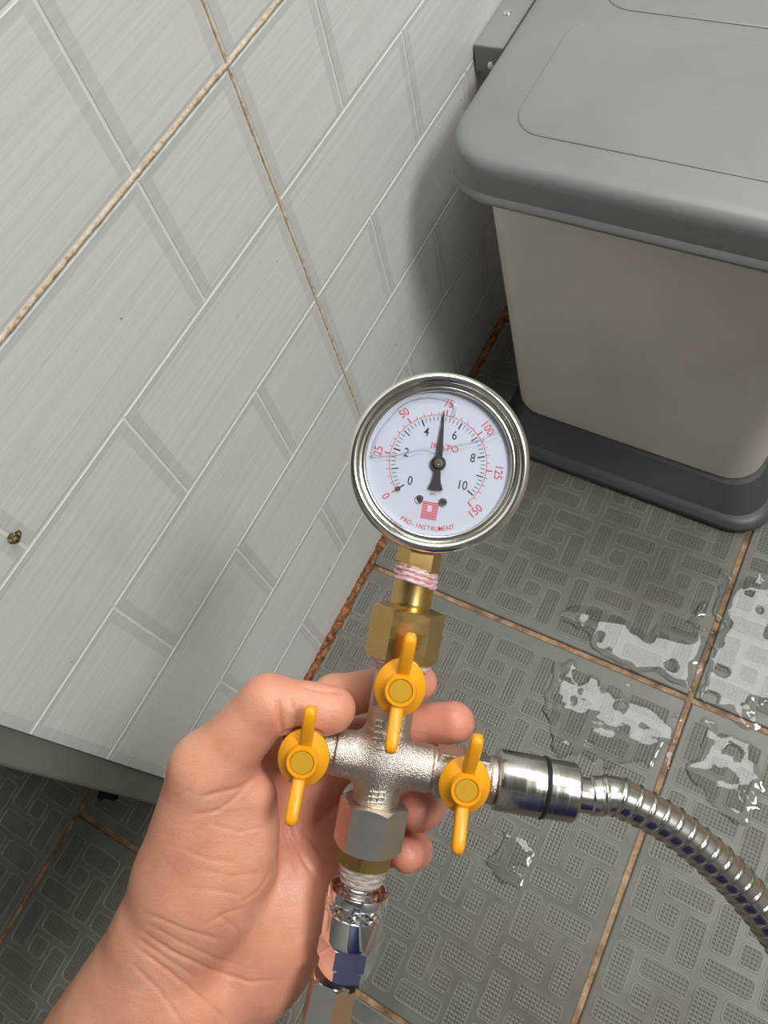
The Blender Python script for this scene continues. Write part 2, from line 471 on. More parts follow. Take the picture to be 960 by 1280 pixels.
def floor_tile(x0, y0, x1, y1, ox=0, oy=0):
    w_, d_ = x1 - x0, y1 - y0
    mb = MB(); b = .0018
    R = lambda ins, z: [(ins, ins, z), (w_ - ins, ins, z), (w_ - ins, d_ - ins, z), (ins, d_ - ins, z)]
    mb.rings([R(0, -.006), R(0, -.0018), R(b * .4, -.0005), R(b, 0)], 0, False, True)
    o = mb.build('floor_tile', M_FLOOR, floor); o.location = (x0, y0, 0)
    cells = [(i, j) for i in range(5) for j in range(5) if .004 + (i + 1) * .075 <= w_ + .001 and .008 + (j + 1) * .075 <= d_ + .001]
    key = tuple(cells)
    if key not in _pm: _pm[key] = pad_mesh(cells)
    p = bpy.data.objects.new('relief_pads', _pm[key]); C.objects.link(p); p.parent = o; p['kind'] = 'stuff'
    return o
J = .0028
XJ = [-.3316, .0604, .4524, .8444]; YJ = [-.9596, -.5576, -.1556, .2464, .6484, 1.0504]
for a, b in zip(XJ[:-1], XJ[1:]):
    for c, d in zip(YJ[:-1], YJ[1:]):
        if b < .1 and c > .6: pass
        floor_tile(a + J, c + J, b - J, d - J)
for c, d in zip([-.9596, -.5576, -.1570], [-.5576, -.1570, .2]): floor_tile(-.4985 + J, c + J, -.3316 - J, d - J)
for c, d in ((-.85, -.45), (-.45, -.05), (-.05, .35)): floor_tile(-.8905 + J, c + J, -.4985 - J, d - J)
rough_strip('grout_joint', (WX + .003, YE, .002), (WX + .003, 1.0, .002), .011, (.5, 0, 1), (1, 0, -.3), M_RUST, floor, 240, .45, .004)

def lump(name, c, r, n, mat, parent, seed):
    rs = random.Random(seed); mb = MB(); vs = []; c = Vector(c); n = Vector(n).normalized(); e1 = n.orthogonal().normalized(); e2 = n.cross(e1)
    vs.append(c + n * r * .5)
    for k, q in ((.5, .45), (1.0, -.1)):
        for j in range(10): vs.append(c + (e1 * cos(j * .628) + e2 * sin(j * .628)) * r * k * rs.uniform(.6, 1.3) + n * r * q * rs.uniform(.6, 1.2))
    fs = [(0, 1 + j, 1 + (j + 1) % 10) for j in range(10)] + [(1 + j, 11 + j, 11 + (j + 1) % 10, 1 + (j + 1) % 10) for j in range(10)]
    mb.add(vs, fs); return mb.build(name, mat, parent, True)
M_DIRT = make_grout('dark_crumb', [(.4, col(40, 34, 14)), (.5, col(96, 84, 40)), (.62, col(190, 180, 140))], 500)
d_ = RIGHT * (18 - 480) + DOWN * (672 - 640) + FWD * FPX; d_ = EYE + d_ * (WX / d_.x)
lump('dark_lump', d_ + Vector((.0005, 0, 0)), .0042, (1, 0, 0), M_DIRT, wall, 4)
for px, py, r in ((133, 992, .010), (142, 997, .006)):
    d_ = RIGHT * (px - 480) + DOWN * (py - 640) + FWD * FPX; lump('dark_lump', EYE + d_ * (-.85 / d_.z), r, (0, 0, 1), simple('dark_hole_shade', col(26, 20, 12), .9), floor, px)  # near-black lumps stand in for the shaded hole at the trim foot

# the rest of the room, and one added reflection panel
def slab(name, c, d, mat=M_PLASTER): return tag(MB().box(c, d).build(name, mat), kind='structure')
slab('ceiling', (.35, .5, 2.53), (3.2, 4.2, .06))
slab('wall_far', (.3, 2.25, 1.25), (2.9, .1, 2.5))
slab('wall_right', (1.6, .5, 1.25), (.1, 3.6, 2.5))
slab('wall_back', (.35, -1.3, 1.25), (2.9, .1, 2.5))
slab('wall_outer', (-1.1, .45, 1.25), (.1, 3.6, 2.5))
slab('reflection_panel_1', (.78, -1.22, 1.0), (.9, .05, 2.0), M_NAVY)  # unseen panel added behind the camera to give the chrome blue reflections

# ------------------------------------------------------------------ bin
def rrect(x0, y0, x1, y1, r, z, n=8):
    out = []
    for cx, cy, a0 in ((x1 - r, y1 - r, 0), (x0 + r, y1 - r, 90), (x0 + r, y0 + r, 180), (x1 - r, y0 + r, 270)):
        for k in range(n + 1):
            a = math.radians(a0 + 90 * k / n); out.append((cx + r * cos(a), cy + r * sin(a), z))
    return out
binr = empty('storage_bin', loc=(-.09, .68, .0))
tag(binr, 'large off-white plastic bin with a grey lid standing on the floor by the tiled wall', 'bin')
OFF = Vector((-.09, .68, 0))
def bin_part(name, rings, mat, cap1=True, auto=35):
    mb = MB(); mb.rings([[Vector((p[0], p[1] - .036 * (p[0] - .04), p[2])) - OFF for p in r] for r in rings], 0, True, cap1); return mb.build(name, mat, binr, auto=auto)
B = (-.247, .484, .046, .845)
bin_part('body', [rrect(B[0] + .004, B[1] + .004, B[2] - .004, B[3] - .004, .036, .043), rrect(B[0], B[1], B[2], B[3], .038, .048), rrect(B[0] - .019, B[1] - .004, B[2] + .020, B[3] - .005, .030, .412)], M_BODY, False)
bin_part('base', [rrect(-.257, .449, .072, .905, .04, .001), rrect(-.261, .445, .076, .909, .044, .006), rrect(-.261, .445, .076, .909, .044, .012),
                  rrect(-.257, .449, .072, .905, .041, .016), rrect(-.254, .453, .068, .902, .04, .018), rrect(-.252, .457, .065, .899, .04, .0185), rrect(-.241, .479, .050, .877, .037, .045), rrect(-.236, .486, .044, .873, .035, .046)], M_BASE)
L = (-.288, .450, .100, .865)
def lidr(i, z, r): return rrect(L[0] + i, L[1] + i, L[2] - i, L[3] - i, r - i, z)
lid = bin_part('lid', [lidr(.006, .396, .052), lidr(-.0025, .393, .052), lidr(-.0035, .396, .052), lidr(-.0025, .3992, .052), lidr(-.0002, .401, .052), lidr(.0012, .417, .052), lidr(.0024, .4228, .052), lidr(.0052, .4268, .052), lidr(.0095, .4288, .052), lidr(.017, .4296, .052)], M_LID)
def embossed(x0, y0, x1, y1, r, name='lid_panel'):
    z = .4296
    bin_part(name, [rrect(x0, y0, x1, y1, r, z - .002), rrect(x0, y0, x1, y1, r, z + .0006), rrect(x0 + .0016, y0 + .0016, x1 - .0016, y1 - .0016, r - .0016, z + .0012)], M_LID, True, 20)
embossed(-.238, .4925, -.004, .642, .028)
embossed(-.225, .658, .02, .825, .03)
mb = MB(); mb.tube([Vector((-.101 + .0055 * cos(a), .637 + .0055 * sin(a), .4298)) - OFF for a in [2 * pi * i / 24 for i in range(25)]], .0007, 6)
mb.build('moulded_ring', M_LID, binr, True)
hb = MB(); hb.box(Vector((-.3155, .79, .391)) - OFF, (.030, .31, .026)); hb.box(Vector((-.3175, .79, .375)) - OFF, (.018, .306, .016))
hb = hb.build('hinge_bracket', M_STEELBAR, binr); m_ = hb.modifiers.new('bevel', 'BEVEL'); m_.width = .0015; m_.segments = 2
for y, z, nn in ((.685, .404, (0, 0, 1)), (.638, .386, (0, -1, 0)), (.80, .404, (0, 0, 1))):
    s = MB(); s.lathe([(.004, -.002), (.004, .0005), (.0032, .0014), (.0012, .0018)], Vector((-.318, y, z)) - OFF if nn[2] else Vector((-.313, .6345, z)) - OFF, nn, 16)
    s.build('screw', M_CHROME, binr, auto=30)

# ------------------------------------------------------------------ puddles
def at_floor(px, py, z=0.0):
    d = RIGHT * (px - 480) + DOWN * (py - 640) + FWD * FPX
    return EYE + d * ((z - EYE.z) / d.z)
def vnoise(x, y, seed):
    rs = np.random.RandomState(seed); g = rs.rand(64, 64)
    xi = np.floor(x).astype(int); yi = np.floor(y).astype(int); fx = x - xi; fy = y - yi
    fx = fx * fx * (3 - 2 * fx); fy = fy * fy * (3 - 2 * fy)
    G_ = lambda a, b: g[a % 64, b % 64]
    return (G_(xi, yi) * (1 - fx) + G_(xi + 1, yi) * fx) * (1 - fy) + (G_(xi, yi + 1) * (1 - fx) + G_(xi + 1, yi + 1) * fx) * fy
def puddle(poly_px, seed, label, ragged=.010, thick=.0013):
    P = np.array([at_floor(*p)[:2] for p in poly_px])
    x0, y0 = P.min(0) - .02; x1, y1 = P.max(0) + .02; h = .0018
    X, Y = np.meshgrid(np.arange(x0, x1, h), np.arange(y0, y1, h), indexing='ij')
    d = np.full(X.shape, 1e9); ins = np.zeros(X.shape, bool)
    for a, b in zip(P, np.roll(P, -1, 0)):
        e = b - a; t = np.clip(((X - a[0]) * e[0] + (Y - a[1]) * e[1]) / (e @ e), 0, 1)
        d = np.minimum(d, np.hypot(X - a[0] - t * e[0], Y - a[1] - t * e[1]))
        cr = ((a[1] > Y) != (b[1] > Y)) & (X < (b[0] - a[0]) * (Y - a[1]) / (b[1] - a[1] + 1e-12) + a[0]); ins ^= cr
    sd = np.where(ins, d, -d)
    n = (vnoise(X / .022, Y / .022, seed) - .5) * 2 + (vnoise(X / .009, Y / .009, seed + 1) - .5) * 1.0
    f = sd + ragged * n
    f += np.where(vnoise(X / .016 + 9, Y / .016, seed + 2) > .80, -.02, 0)
    zz = .0008 + np.where(f > 0, thick * (1 - np.exp(-f / .0035)) - .0003, -.0003 + f * .3) + (vnoise(X / .013, Y / .013, seed + 3) - .5) * .0003
    zz = np.maximum(zz, -.0012)
    k = np.zeros(X.shape, int) - 1; use = zz > -.0011
    fq = np.argwhere(use[:-1, :-1] | use[1:, :-1] | use[:-1, 1:] | use[1:, 1:])
    vs = {}; V = []; Q = []
    def vid(i, j):
        if (i, j) not in vs: vs[(i, j)] = len(V); V.append((X[i, j], Y[i, j], zz[i, j]))
        return vs[(i, j)]
    for i, j in fq: Q.append((vid(i, j), vid(i + 1, j), vid(i + 1, j + 1), vid(i, j + 1)))
    c = P.mean(0)
    o = mesh_obj('water_puddle', [(v[0] - c[0], v[1] - c[1], v[2]) for v in V], Q, M_WATER, smooth=True); o.location = (c[0], c[1], 0)
    tag(o, label, 'puddle', 'puddles of spilled water on the floor')
puddle([(700, 775), (745, 760), (810, 790), (850, 770), (880, 755), (884, 790), (862, 860), (800, 840), (730, 800)], 3, 'ragged shallow puddle between the bin and the floor joint')
puddle([(905, 712), (975, 730), (975, 850), (930, 900), (880, 870), (893, 790)], 11, 'bright reflecting puddle at the right edge of the photo, below the bin corner')
puddle([(690, 825), (760, 850), (815, 880), (850, 892), (830, 960), (760, 965), (690, 930), (680, 860)], 21, 'wide thin puddle just above the steel hose')
puddle([(880, 905), (940, 930), (955, 985), (935, 1030), (890, 1000), (860, 960)], 31, 'small puddle right of the brown joint, above the hose')
puddle([(610, 1020), (640, 1028), (660, 1060), (640, 1090), (612, 1060)], 41, 'small patch of spilled water beneath the right yellow valve', .012)

# ------------------------------------------------------------------ assembly frame: +X along the side arms, +Y up the stack, +Z towards the viewer
def at(px, py, d): return EYE + (RIGHT * (px - 480) + DOWN * (py - 640)) * (d / FPX) + FWD * d
S_ = .1777; K_ = math.sqrt(1 - S_ * S_)
AX = RIGHT * K_ + DOWN * S_; AY = RIGHT * S_ - DOWN * K_; AZ = -FWD
AO = at(478, 950, .29)
ASM = Matrix(((AX.x, AY.x, AZ.x, AO.x), (AX.y, AY.y, AZ.y, AO.y), (AX.z, AY.z, AZ.z, AO.z), (0, 0, 0, 1)))
def asm_at(x, y, z): return ASM @ Matrix.Translation(Vector((x, y, z)) * .001)
def part(mb, name, mat, parent, smooth=False, auto=32): return mb.build(name, mat, parent, smooth, auto, .001)

# ---- manifold
man = empty('valve_manifold', asm_at(0, 0, 0))
tag(man, 'nickel four-way pipe cross with three yellow valves held in the hand', 'valve manifold')
def cast_cross():
    h = .38; org = np.array([-44., -20, -13]); top = np.array([46., 38, 15])
    n = np.ceil((top - org) / h).astype(int)
    X, Y, Zz = np.meshgrid(*[org[i] + np.arange(n[i]) * h for i in range(3)], indexing='ij')
    def cyl(r, a, x0, x1, taper=0):
        q = X if a == 0 else Y; o_ = Y if a == 0 else X
        rad = np.hypot(o_, Zz) - r
        return np.maximum(rad, np.maximum(x0 - q, q - x1))
    def smin(a, b, k):
        hh = np.maximum(k - np.abs(a - b), 0) / k; return np.minimum(a, b) - hh * hh * k * .25
    F = smin(cyl(8.9, 0, -18, 18.5), cyl(8.9, 1, -17, 12.5), 4.5)
    F = smin(F, cyl(8.3, 0, -35.5, 43.5), .7); F = smin(F, cyl(8.6, 1, 10, 37), .7)
    for s in (-1, 1): F = smin(F, cyl(8.9, 0, *((40.5, 43) if s > 0 else (-36.6, -34.8))), .6)
    for cx, cy in ((-29.5, 0), (30, 0), (0, 31.2)):
        F = smin(F, np.maximum(np.hypot(X - cx, Y - cy) - 6.6, np.maximum(-Zz, Zz - 12.2)), 2.0)
        # square pads cast beside each valve
        F = smin(F, np.maximum(np.maximum(np.abs(X - cx) - (9.5 if cx > 0 else 6.5 if cx < 0 else 8.2), np.abs(Y - cy) - (8.2 if cy == 0 else 9.5)), np.abs(Zz) - 6.8), 1.0)
    V, Q = surface_nets(F.astype(np.float32), org, h)
    np_mesh('cross_body', V, Q, M_CAST, man, .001)
cast_cross()
# raised cast marks on the body (strokes of unreadable characters)
mk = MB()
def stroke(pts, r=.45): mk.tube(pts, r, 6)
zc = lambda x: math.sqrt(max(8.95 ** 2 - x * x, 1))
def mark(pts, r=.5): stroke([(a, b, zc(a) + .05) for a, b in pts], r)
for y in (-9.0, -10.9, -12.8): mark([(-3.0, y - .5), (0, y - .2), (2.8, y + .3)])
for x in (-2.2, 0.1, 2.2): mark([(x, -13.4), (x + .3, -8.6)], .4)
for p in ([(-2.4, -6.6), (2.2, -3.4)], [(-2.0, -2.8), (2.0, -7.0)], [(-2.8, -4.9), (2.9, -4.7)], [(0, -2.2), (0.1, -7.6)], [(-2.4, -3.4), (2.4, -2.8)]): mark(p, .45)
zc2 = lambda x: math.sqrt(8.65 ** 2 - x * x)
for y in (9.8, 12.0, 14.2, 16.4): stroke([(-5.4, y, zc2(5.4) + .35), (-2.6, y + .3, zc2(2.6) + .35)], .5)
for x in (-5.2, -3.4): stroke([(x, 9.4, zc2(x) + .3), (x + .1, 16.8, zc2(x) + .3)], .45)
stroke([(-3.4, 6.8, zc2(3.4) + 1.0), (.4, 6.9, zc2(.4) + 1.0)], .5)
part(mk, 'cast_mark', M_CAST, man, True)
def handle(cx, cy):
    n = 44; rings = []
    def ell(rx, ry, z): return [(cx + rx * sin(2 * pi * j / n), cy + ry * cos(2 * pi * j / n), z) for j in range(n)][::-1]
    mb = MB()
    mb.rings([ell(8.0, 8.8, 11.8), ell(9.2, 10.3, 12.0), ell(9.4, 10.5, 12.6), ell(9.3, 10.4, 13.4), ell(8.6, 9.6, 14.2), ell(6.9, 7.4, 15.6), ell(6.0, 6.2, 16.6), ell(5.75, 5.75, 18.8), ell(5.4, 5.4, 19.5), ell(4.5, 4.5, 19.5), ell(4.2, 4.2, 18.7)])
    hd = part(mb, 'valve_handle', M_YELLOW, man)
    b = MB(); b.rings([ell(4.15, 4.15, 17.0), ell(4.15, 4.15, 18.9), ell(3.8, 3.8, 19.3)])
    part(b, 'cap_button', M_YELLOW2, hd)
    for s in (1, -1):
        b = MB(); rs = []
        path = [(4.9, 13.2, 2.4, 3.3), (7.0, 15.4, 2.4, 3.3), (11, 18.3, 2.4, 3.0), (16, 21.0, 2.4, 2.7), (19.2, 22.4, 2.3, 2.5), (20.6, 23.0, 1.8, 1.8), (21.1, 23.2, .7, .8)]
        for i, (y, z, a, t) in enumerate(path):
            tx = Vector((0, s * .86, .5)); nn = Vector((0, -s * .5, .86))
            rs.append([Vector((cx, cy + s * y, z)) + Vector((1, 0, 0)) * a * abs(cos(q)) ** .6 * (1 if cos(q) > 0 else -1) + nn * t * abs(sin(q)) ** .6 * (1 if sin(q) > 0 else -1) for q in [2 * pi * j / 20 for j in range(20)]])
        if s < 0: rs = [r[::-1] for r in rs]
        b.rings(rs); part(b, 'wing', M_YELLOW, hd, auto=50)
for p in ((-29, 0), (30.2, .6), (.9, 31.2)): handle(*p)
part(MB().lathe([(7.4, 0), (9.3, .1), (9.3, 1.6), (7.4, 1.7)], (-37.2, 0, 0), (1, 0, 0)).lathe([(6.8, 0), (6.8, -1.2), (5.5, -1.3)], (-37.2, 0, 0), (1, 0, 0)), 'open_port', M_CAST, man)
part(MB().hexnut(14.0, 38.8, 58.6, rot=-26), 'brass_adapter', M_BRASS, man, auto=20)
part(MB().lathe([(7.6, 58), (7.6, 59), (7.9, 60.2), (7.7, 61), (7.7, 70)]), 'adapter_neck', M_BRASS, man)
def tape(name, y0, y1, r0, r1, tilt, mat, parent, seed, turns=3):
    rs = random.Random(seed); n = 40; rings = []; m = 12
    for i in range(m + 1):
        t = i / m; rr = r0 + (r1 - r0) * t
        rings.append([((rr + .35 * sin(t * turns * 2 * pi + j * .16) + rs.uniform(-.16, .16)) * sin(2 * pi * j / n) * -1, y0 + (y1 - y0) * t - tilt * sin(2 * pi * j / n) * -1 + .25 * sin(j * .7), (rr + .35 * sin(t * turns * 2 * pi + j * .16)) * cos(2 * pi * j / n)) for j in range(n)])
    mb = MB(); mb.rings(rings); return part(mb, name, mat, parent, True, None)
tape('seal_tape', 34.4, 38.8, 9.2, 12.2, .5, M_TAPE, man, 5)
part(MB().hexnut(13.2, -33.6, -15.6, rot=22), 'union_nut', M_NICKEL_NUT, man, auto=20)
part(MB().lathe([(9.0, -16.8), (9.3, -16.3), (9.3, -15.6), (8.6, -15.2)]), 'brass_washer', M_BRASS, man)
part(MB().hexnut(11.2, -39.4, -33.4, rot=-8), 'brass_nipple', M_BRASS, man, auto=20)

# ---- gauge
GC = Vector((.44, 114.0, 8.0))
ga = empty('pressure_gauge', asm_at(0, 70, 0))
tag(ga, 'round steel pressure gauge with a white dial on top of the brass fitting', 'gauge')
T = Vector((GC.x, GC.y - 70, GC.z))
def gp(mb, name, mat, parent=ga, smooth=False, auto=32):
    for v in mb.v: v *= .973; v += T
    return part(mb, name, mat, parent, smooth, auto)
gp(MB().lathe([(30, -24), (31.2, -23), (31.5, -20), (31.5, -4), (30.5, -2.8)], (0, 0, 0), (0, 0, 1), 72), 'case', M_RIM)
prof = [(31.0, -3.5), (33.2, -3.4), (34.1, -2.4), (34.3, -.4)] + [(32.1 + 2.2 * cos(a), 1.4 + 2.4 * sin(a)) for a in [i * pi / 12 for i in range(0, 13)]] + [(29.8, .6), (29.0, 1.0), (28.2, 1.15), (27.7, .9), (27.5, .2), (27.4, -1.8)]
gp(MB().lathe(prof, (0, 0, 0), (0, 0, 1), 96, caps=False), 'bezel', M_RIM, auto=60)
dial = gp(MB().lathe([(28.6, -2.6), (28.6, -2.0)], (0, 0, 0), (0, 0, 1), 72), 'dial', M_DIAL)
ZD = -1.93
pol = lambda r, deg: Vector((r * cos(math.radians(deg)), r * sin(math.radians(deg)), ZD))
blk = MB(); red = MB()
def tick(mb, r0, r1, deg, wd):
    a, b = pol(r0, deg), pol(r1, deg); n = Vector((-sin(math.radians(deg)), cos(math.radians(deg)), 0)) * wd / 2
    mb.add([a - n, b - n, b + n, a + n], [(0, 1, 2, 3)])
def arc(mb, r, d0, d1, wd, n=90):
    for i in range(n):
        a, b = d0 + (d1 - d0) * i / n, d0 + (d1 - d0) * (i + 1) / n
        mb.add([pol(r - wd / 2, b), pol(r - wd / 2, a), pol(r + wd / 2, a), pol(r + wd / 2, b)], [(0, 1, 2, 3)])
A0 = 222.0
kg = lambda v: A0 - v * 25.4
psi = lambda v: A0 - v * 264 / 150
for i in range(51):
    v = i / 5
    if i % 5 == 0: tick(blk, 15.2, 18.0, kg(v), .42 if i % 10 else .55)
    else: tick(blk, 16.3, 18.0, kg(v), .24)
arc(red, 18.6, kg(0), psi(150), .22)
for i in range(31):
    v = i * 5
    tick(red, 18.6, 20.9 if i % 5 == 0 else 19.8, psi(v), .5 if i % 5 == 0 else .24)
def text(mb, s, pos, size, rot=0.0, sx=1.0):
    cu = bpy.data.curves.new('t', 'FONT'); cu.body = s; cu.size = size; cu.align_x = 'CENTER'; cu.align_y = 'CENTER'; cu.resolution_u = 3; cu.offset = .018
    o = bpy.data.objects.new('t', cu); C.objects.link(o)
    me = bpy.data.meshes.new_from_object(o.evaluated_get(bpy.context.evaluated_depsgraph_get()))
    R_ = Matrix.Rotation(math.radians(rot), 3, 'Z')
    mb.add([R_ @ Vector((v.co.x * sx, v.co.y, 0)) + Vector((pos[0], pos[1], ZD + .01)) for v in me.vertices], [tuple(p.vertices) for p in me.polygons])
    bpy.data.objects.remove(o); bpy.data.curves.remove(cu); bpy.data.meshes.remove(me)
for v, r in ((0, 12.6), (2, 12.8), (4, 12.8), (6, 12.4), (8, 13.4), (10, 12.4)):
    p = pol(r, kg(v)); text(blk, str(v), p, 4.9, 0, .85)
for v in (0, 25, 50, 75, 100, 125, 150):
    d = psi(v); text(red, str(v), pol(23.2, d), 4.5, d + 90 if v == 150 else d - 90, .85)
text(red, 'IKATO', (1.4, 6.4), 3.3, 0, 1.1)
text(red, 'psi', (0, -11.6), 1.7)
for i, ch in enumerate('PRO-INSTRUMENT'):
    d = 270 + (i - 6.5) * 3.55; text(red, ch, pol(25.0, d), 2.5, d + 90, .9)
for i in range(11):                                     # striped square emblem with a pale square in it
    y = -21.6 + i * .62
    if 5 <= i <= 8:
        red.add([(-3.1, y, ZD), (-1.0, y, ZD), (-1.0, y + .4, ZD), (-3.1, y + .4, ZD)], [(0, 1, 2, 3)])
        red.add([(.7, y, ZD), (3.1, y, ZD), (3.1, y + .4, ZD), (.7, y + .4, ZD)], [(0, 1, 2, 3)])
    else: red.add([(-3.1, y, ZD), (3.1, y, ZD), (3.1, y + .4, ZD), (-3.1, y + .4, ZD)], [(0, 1, 2, 3)])
gp(blk, 'black_print', M_INK, dial, auto=None); gp(red, 'red_print', M_RED, dial, auto=None)
nd = MB(); na = kg(5.05)
dr = Vector((cos(math.radians(na)), sin(math.radians(na)), 0)); dn = Vector((-dr.y, dr.x, 0))
def plate(mb, outline, z0, z1):
    n = len(outline); mb.rings([[Vector((p.x, p.y, z0)) for p in outline], [Vector((p.x, p.y, z1)) for p in outline]])
plate(nd, [dr * 20.2 + dn * .15, dr * 5 + dn * 1.15, dr * 0 + dn * 1.5, dr * -3 + dn * 1.2, dr * -7 + dn * 1.7, dr * -10 + dn * 2.9, dr * -10.3 + dn * 0, dr * -10 - dn * 2.9, dr * -7 - dn * 1.7, dr * -3 - dn * 1.2, dr * 0 - dn * 1.5, dr * 5 - dn * 1.15, dr * 20.2 - dn * .15], -1.0, -.6)
nd.lathe([(2.9, -1.9), (2.9, -.4)], (0, 0, 0), (0, 0, 1), 32)
nd = gp(nd, 'needle', M_INK)
gp(MB().lathe([(2.1, -.5), (2.1, .1), (1.8, .35), (.5, .4), (.4, .2)], (0, 0, 0), (0, 0, 1), 24), 'needle_hub', M_RIM, nd)
for x, y in ((-4.6, -14.6), (4.4, -14.2)):
    s = MB(); s.lathe([(1.6, -2), (1.6, -1.3), (1.2, -.95)], (x, y, 0), (0, 0, 1), 20); s = gp(s, 'screw', M_RIM, dial)
    q = MB(); q.box((x, y, -.92), (1.6, .35, .1)); q.box((x, y, -.92), (.35, 1.6, .1)); gp(q, 'slot', M_BLACK, dial, auto=None)
p = pol(17.9, A0); gp(MB().lathe([(1.0, -2), (1.0, -1), (.6, -.6)], (p.x, p.y, 0), (0, 0, 1), 16), 'stop_pin', M_RIM, dial)
gel = MB(); zg = -.35
gel.tube(ease([(-25.5, -2.0, zg), (-24.6, 6, zg), (-21.5, 13, zg), (-16, 20.6, zg), (-8.0, 24.4, zg), (0, 24.4, zg), (2.6, 22.6, zg), (2.2, 18.5, zg)], 8), .34, 8)
gel.tube(ease([(-25.5, -2.0, zg), (-16, .6, zg), (-6, 4.6, zg), (-1, 4.2, zg), (6, 8.2, zg), (13, 11, zg), (19.5, 15.2, zg), (22.0, 17.2, zg)], 8), .30, 8)
gp(gel, 'liquid_line', M_GEL, ga, True, None)
gp(MB().lathe([(27.6, .0), (27.6, .5)], (0, 0, 0), (0, 0, 1), 72), 'glass', M_GLASS, ga, auto=40)
mbx = MB(); mbx.hexnut(8.6, 2.5, 11.2, rot=-26); part(mbx, 'stem_hex', M_BRASS, ga, auto=20)
part(MB().lathe([(6, 0), (6, 3)]), 'stem_thread', M_BRASS, ga)
t_ = tape('seal_tape', -1.6, 4.4, 8.6, 8.4, 1.3, M_TAPE, ga, 9)

# ---- coupler under the nut
qc = empty('quick_coupler', asm_at(0, -48, 0))
tag(qc, 'shiny chrome quick coupler with a knurled ring hanging below the nickel nut', 'hose coupler')
def cp(mb, name, mat, auto=32, tilt=None):
    for v in mb.v: v.y += 48
    return part(mb, name, mat, qc, auto=auto)
cp(MB().lathe([(7.2, -43), (7.2, -50), (8.2, -50.4), (8.2, -53)]), 'plug', M_CHROME)
t_ = tape('seal_tape', -46.5 + 48, -38.6 + 48, 7.8, 9.6, .3, M_TAPE_CLEAR, qc, 12)
cp(MB().lathe([(8.4, -52.0), (10.4, -49.6), (11.3, -49.4), (11.6, -50.2), (11.6, -52.6), (11.2, -53), (11.2, -57.2), (11.6, -57.6), (11.6, -66.6), (11.0, -68.2), (9, -68.6)], n=64), 'sleeve', M_CHROME, 40)
kn = MB(); n = 160; rs = []
for i in range(13):
    y = -52.9 - i * .36
    rr = lambda j: 11.25 + .55 * max(abs(((j + i * 1.0) % 8) / 4 - 1), abs(((j - i * 1.0) % 8) / 4 - 1))
    rs.append([(-rr(j) * sin(2 * pi * j / n), y, rr(j) * cos(2 * pi * j / n)) for j in range(n)])
kn.rings([r[::-1] for r in rs])
cp(kn, 'knurled_ring', M_CHROME, None)
cp(MB().hexnut(11.6, -76.6, -68.2, rot=35), 'hex_body', M_CHROME, 20)
cp(MB().hexnut(10.2, -81.4, -76.4, rot=35), 'hex_neck', M_CHROME, 20)
cp(MB().lathe([(6.6, -81), (6.6, -86)]), 'tail_thread', M_BLACK)
cp(MB().hexnut(9.6, -104, -84.0, o=(1.2, 0, 0), ax=(.05, 1, 0), rot=8), 'hose_nut', M_CHROME, 20)

# ---- steel hose on the right arm
ho = empty('flexible_hose', asm_at(44, .6, 0))
tag(ho, 'shiny flexible steel hose curving down to the right from the pipe cross', 'hose')
part(MB().lathe([(7.6, -1.0), (10.8, -.4), (11.3, .4), (11.3, 16.6), (11.0, 17.0)], (0, 0, 0), (1, 0, 0), 64), 'connector', M_STEEL, ho)
part(MB().lathe([(10.4, 16.6), (11.4, 16.9), (11.7, 17.6), (11.4, 18.4), (10.4, 18.6)], (0, 0, 0), (1, 0, 0), 64), 'seal_ring', M_BLACK, ho)
part(MB().lathe([(10.9, 18.4), (11.0, 18.8), (11.0, 29.0), (10.4, 29.9), (7.5, 30.1)], (0, 0, 0), (1, 0, 0), 64), 'end_sleeve', M_STEEL, ho)
INV = (ASM @ Matrix.Translation(Vector((44, .6, 0)) * .001)).inverted()
hp = [(29.0, 0, 0), (36.0, 0, 0)] + [tuple((INV @ at(px, py, d)) * 1000) for px, py, d in
      ((768, 995, .290), (800, 1009, .290), (832, 1027, .290), (864, 1050, .290), (894, 1076, .290), (924, 1106, .291), (960, 1150, .292), (1000, 1215, .295), (1030, 1300, .305), (1045, 1400, .33))]
pts = ease(hp, 60)
seg = [0.0]
for a, b in zip(pts[:-1], pts[1:]): seg.append(seg[-1] + (b - a).length)
tot = seg[-1]; step = .36; N_ = int(tot / step); res = []; i = 0
for k in range(N_):
    s = k * step
    while seg[i + 1] < s: i += 1
    t = (s - seg[i]) / max(seg[i + 1] - seg[i], 1e-6); res.append(pts[i].lerp(pts[i + 1], t))
def hose_mesh():
    n = 40; pitch = 5.6; rs = []; e1 = None
    for k, p in enumerate(res):
        t = (res[min(k + 2, len(res) - 1)] - res[max(k - 2, 0)]).normalized()
        e1 = Vector((0, 0, 1)) if e1 is None else e1
        e1 = (e1 - t * e1.dot(t)).normalized(); e2 = t.cross(e1); ring = []
        for j in range(n):
            a = 2 * pi * j / n; u = ((k * step) / pitch + j / n) % 1.0
            if k * step < 7: r = 6.6
            else:
                r = 7.25
                if u < .10: r += .55 * sin(pi * u / .10)
                elif u < .2: r += .42 * sin(pi * (u - .1) / .1)
                elif u > .88: r -= .25 * sin(pi * (u - .88) / .12)
            ring.append(p + (e1 * cos(a) + e2 * sin(a)) * r)
        rs.append(ring)
    mb = MB(); mb.rings(rs); return part(mb, 'spiral_tube', M_HOSE, ho, True, None)
M_HOSE = simple('polished_hose_steel', (.62, .60, .56, 1), .2, 1.0)
hose_mesh()

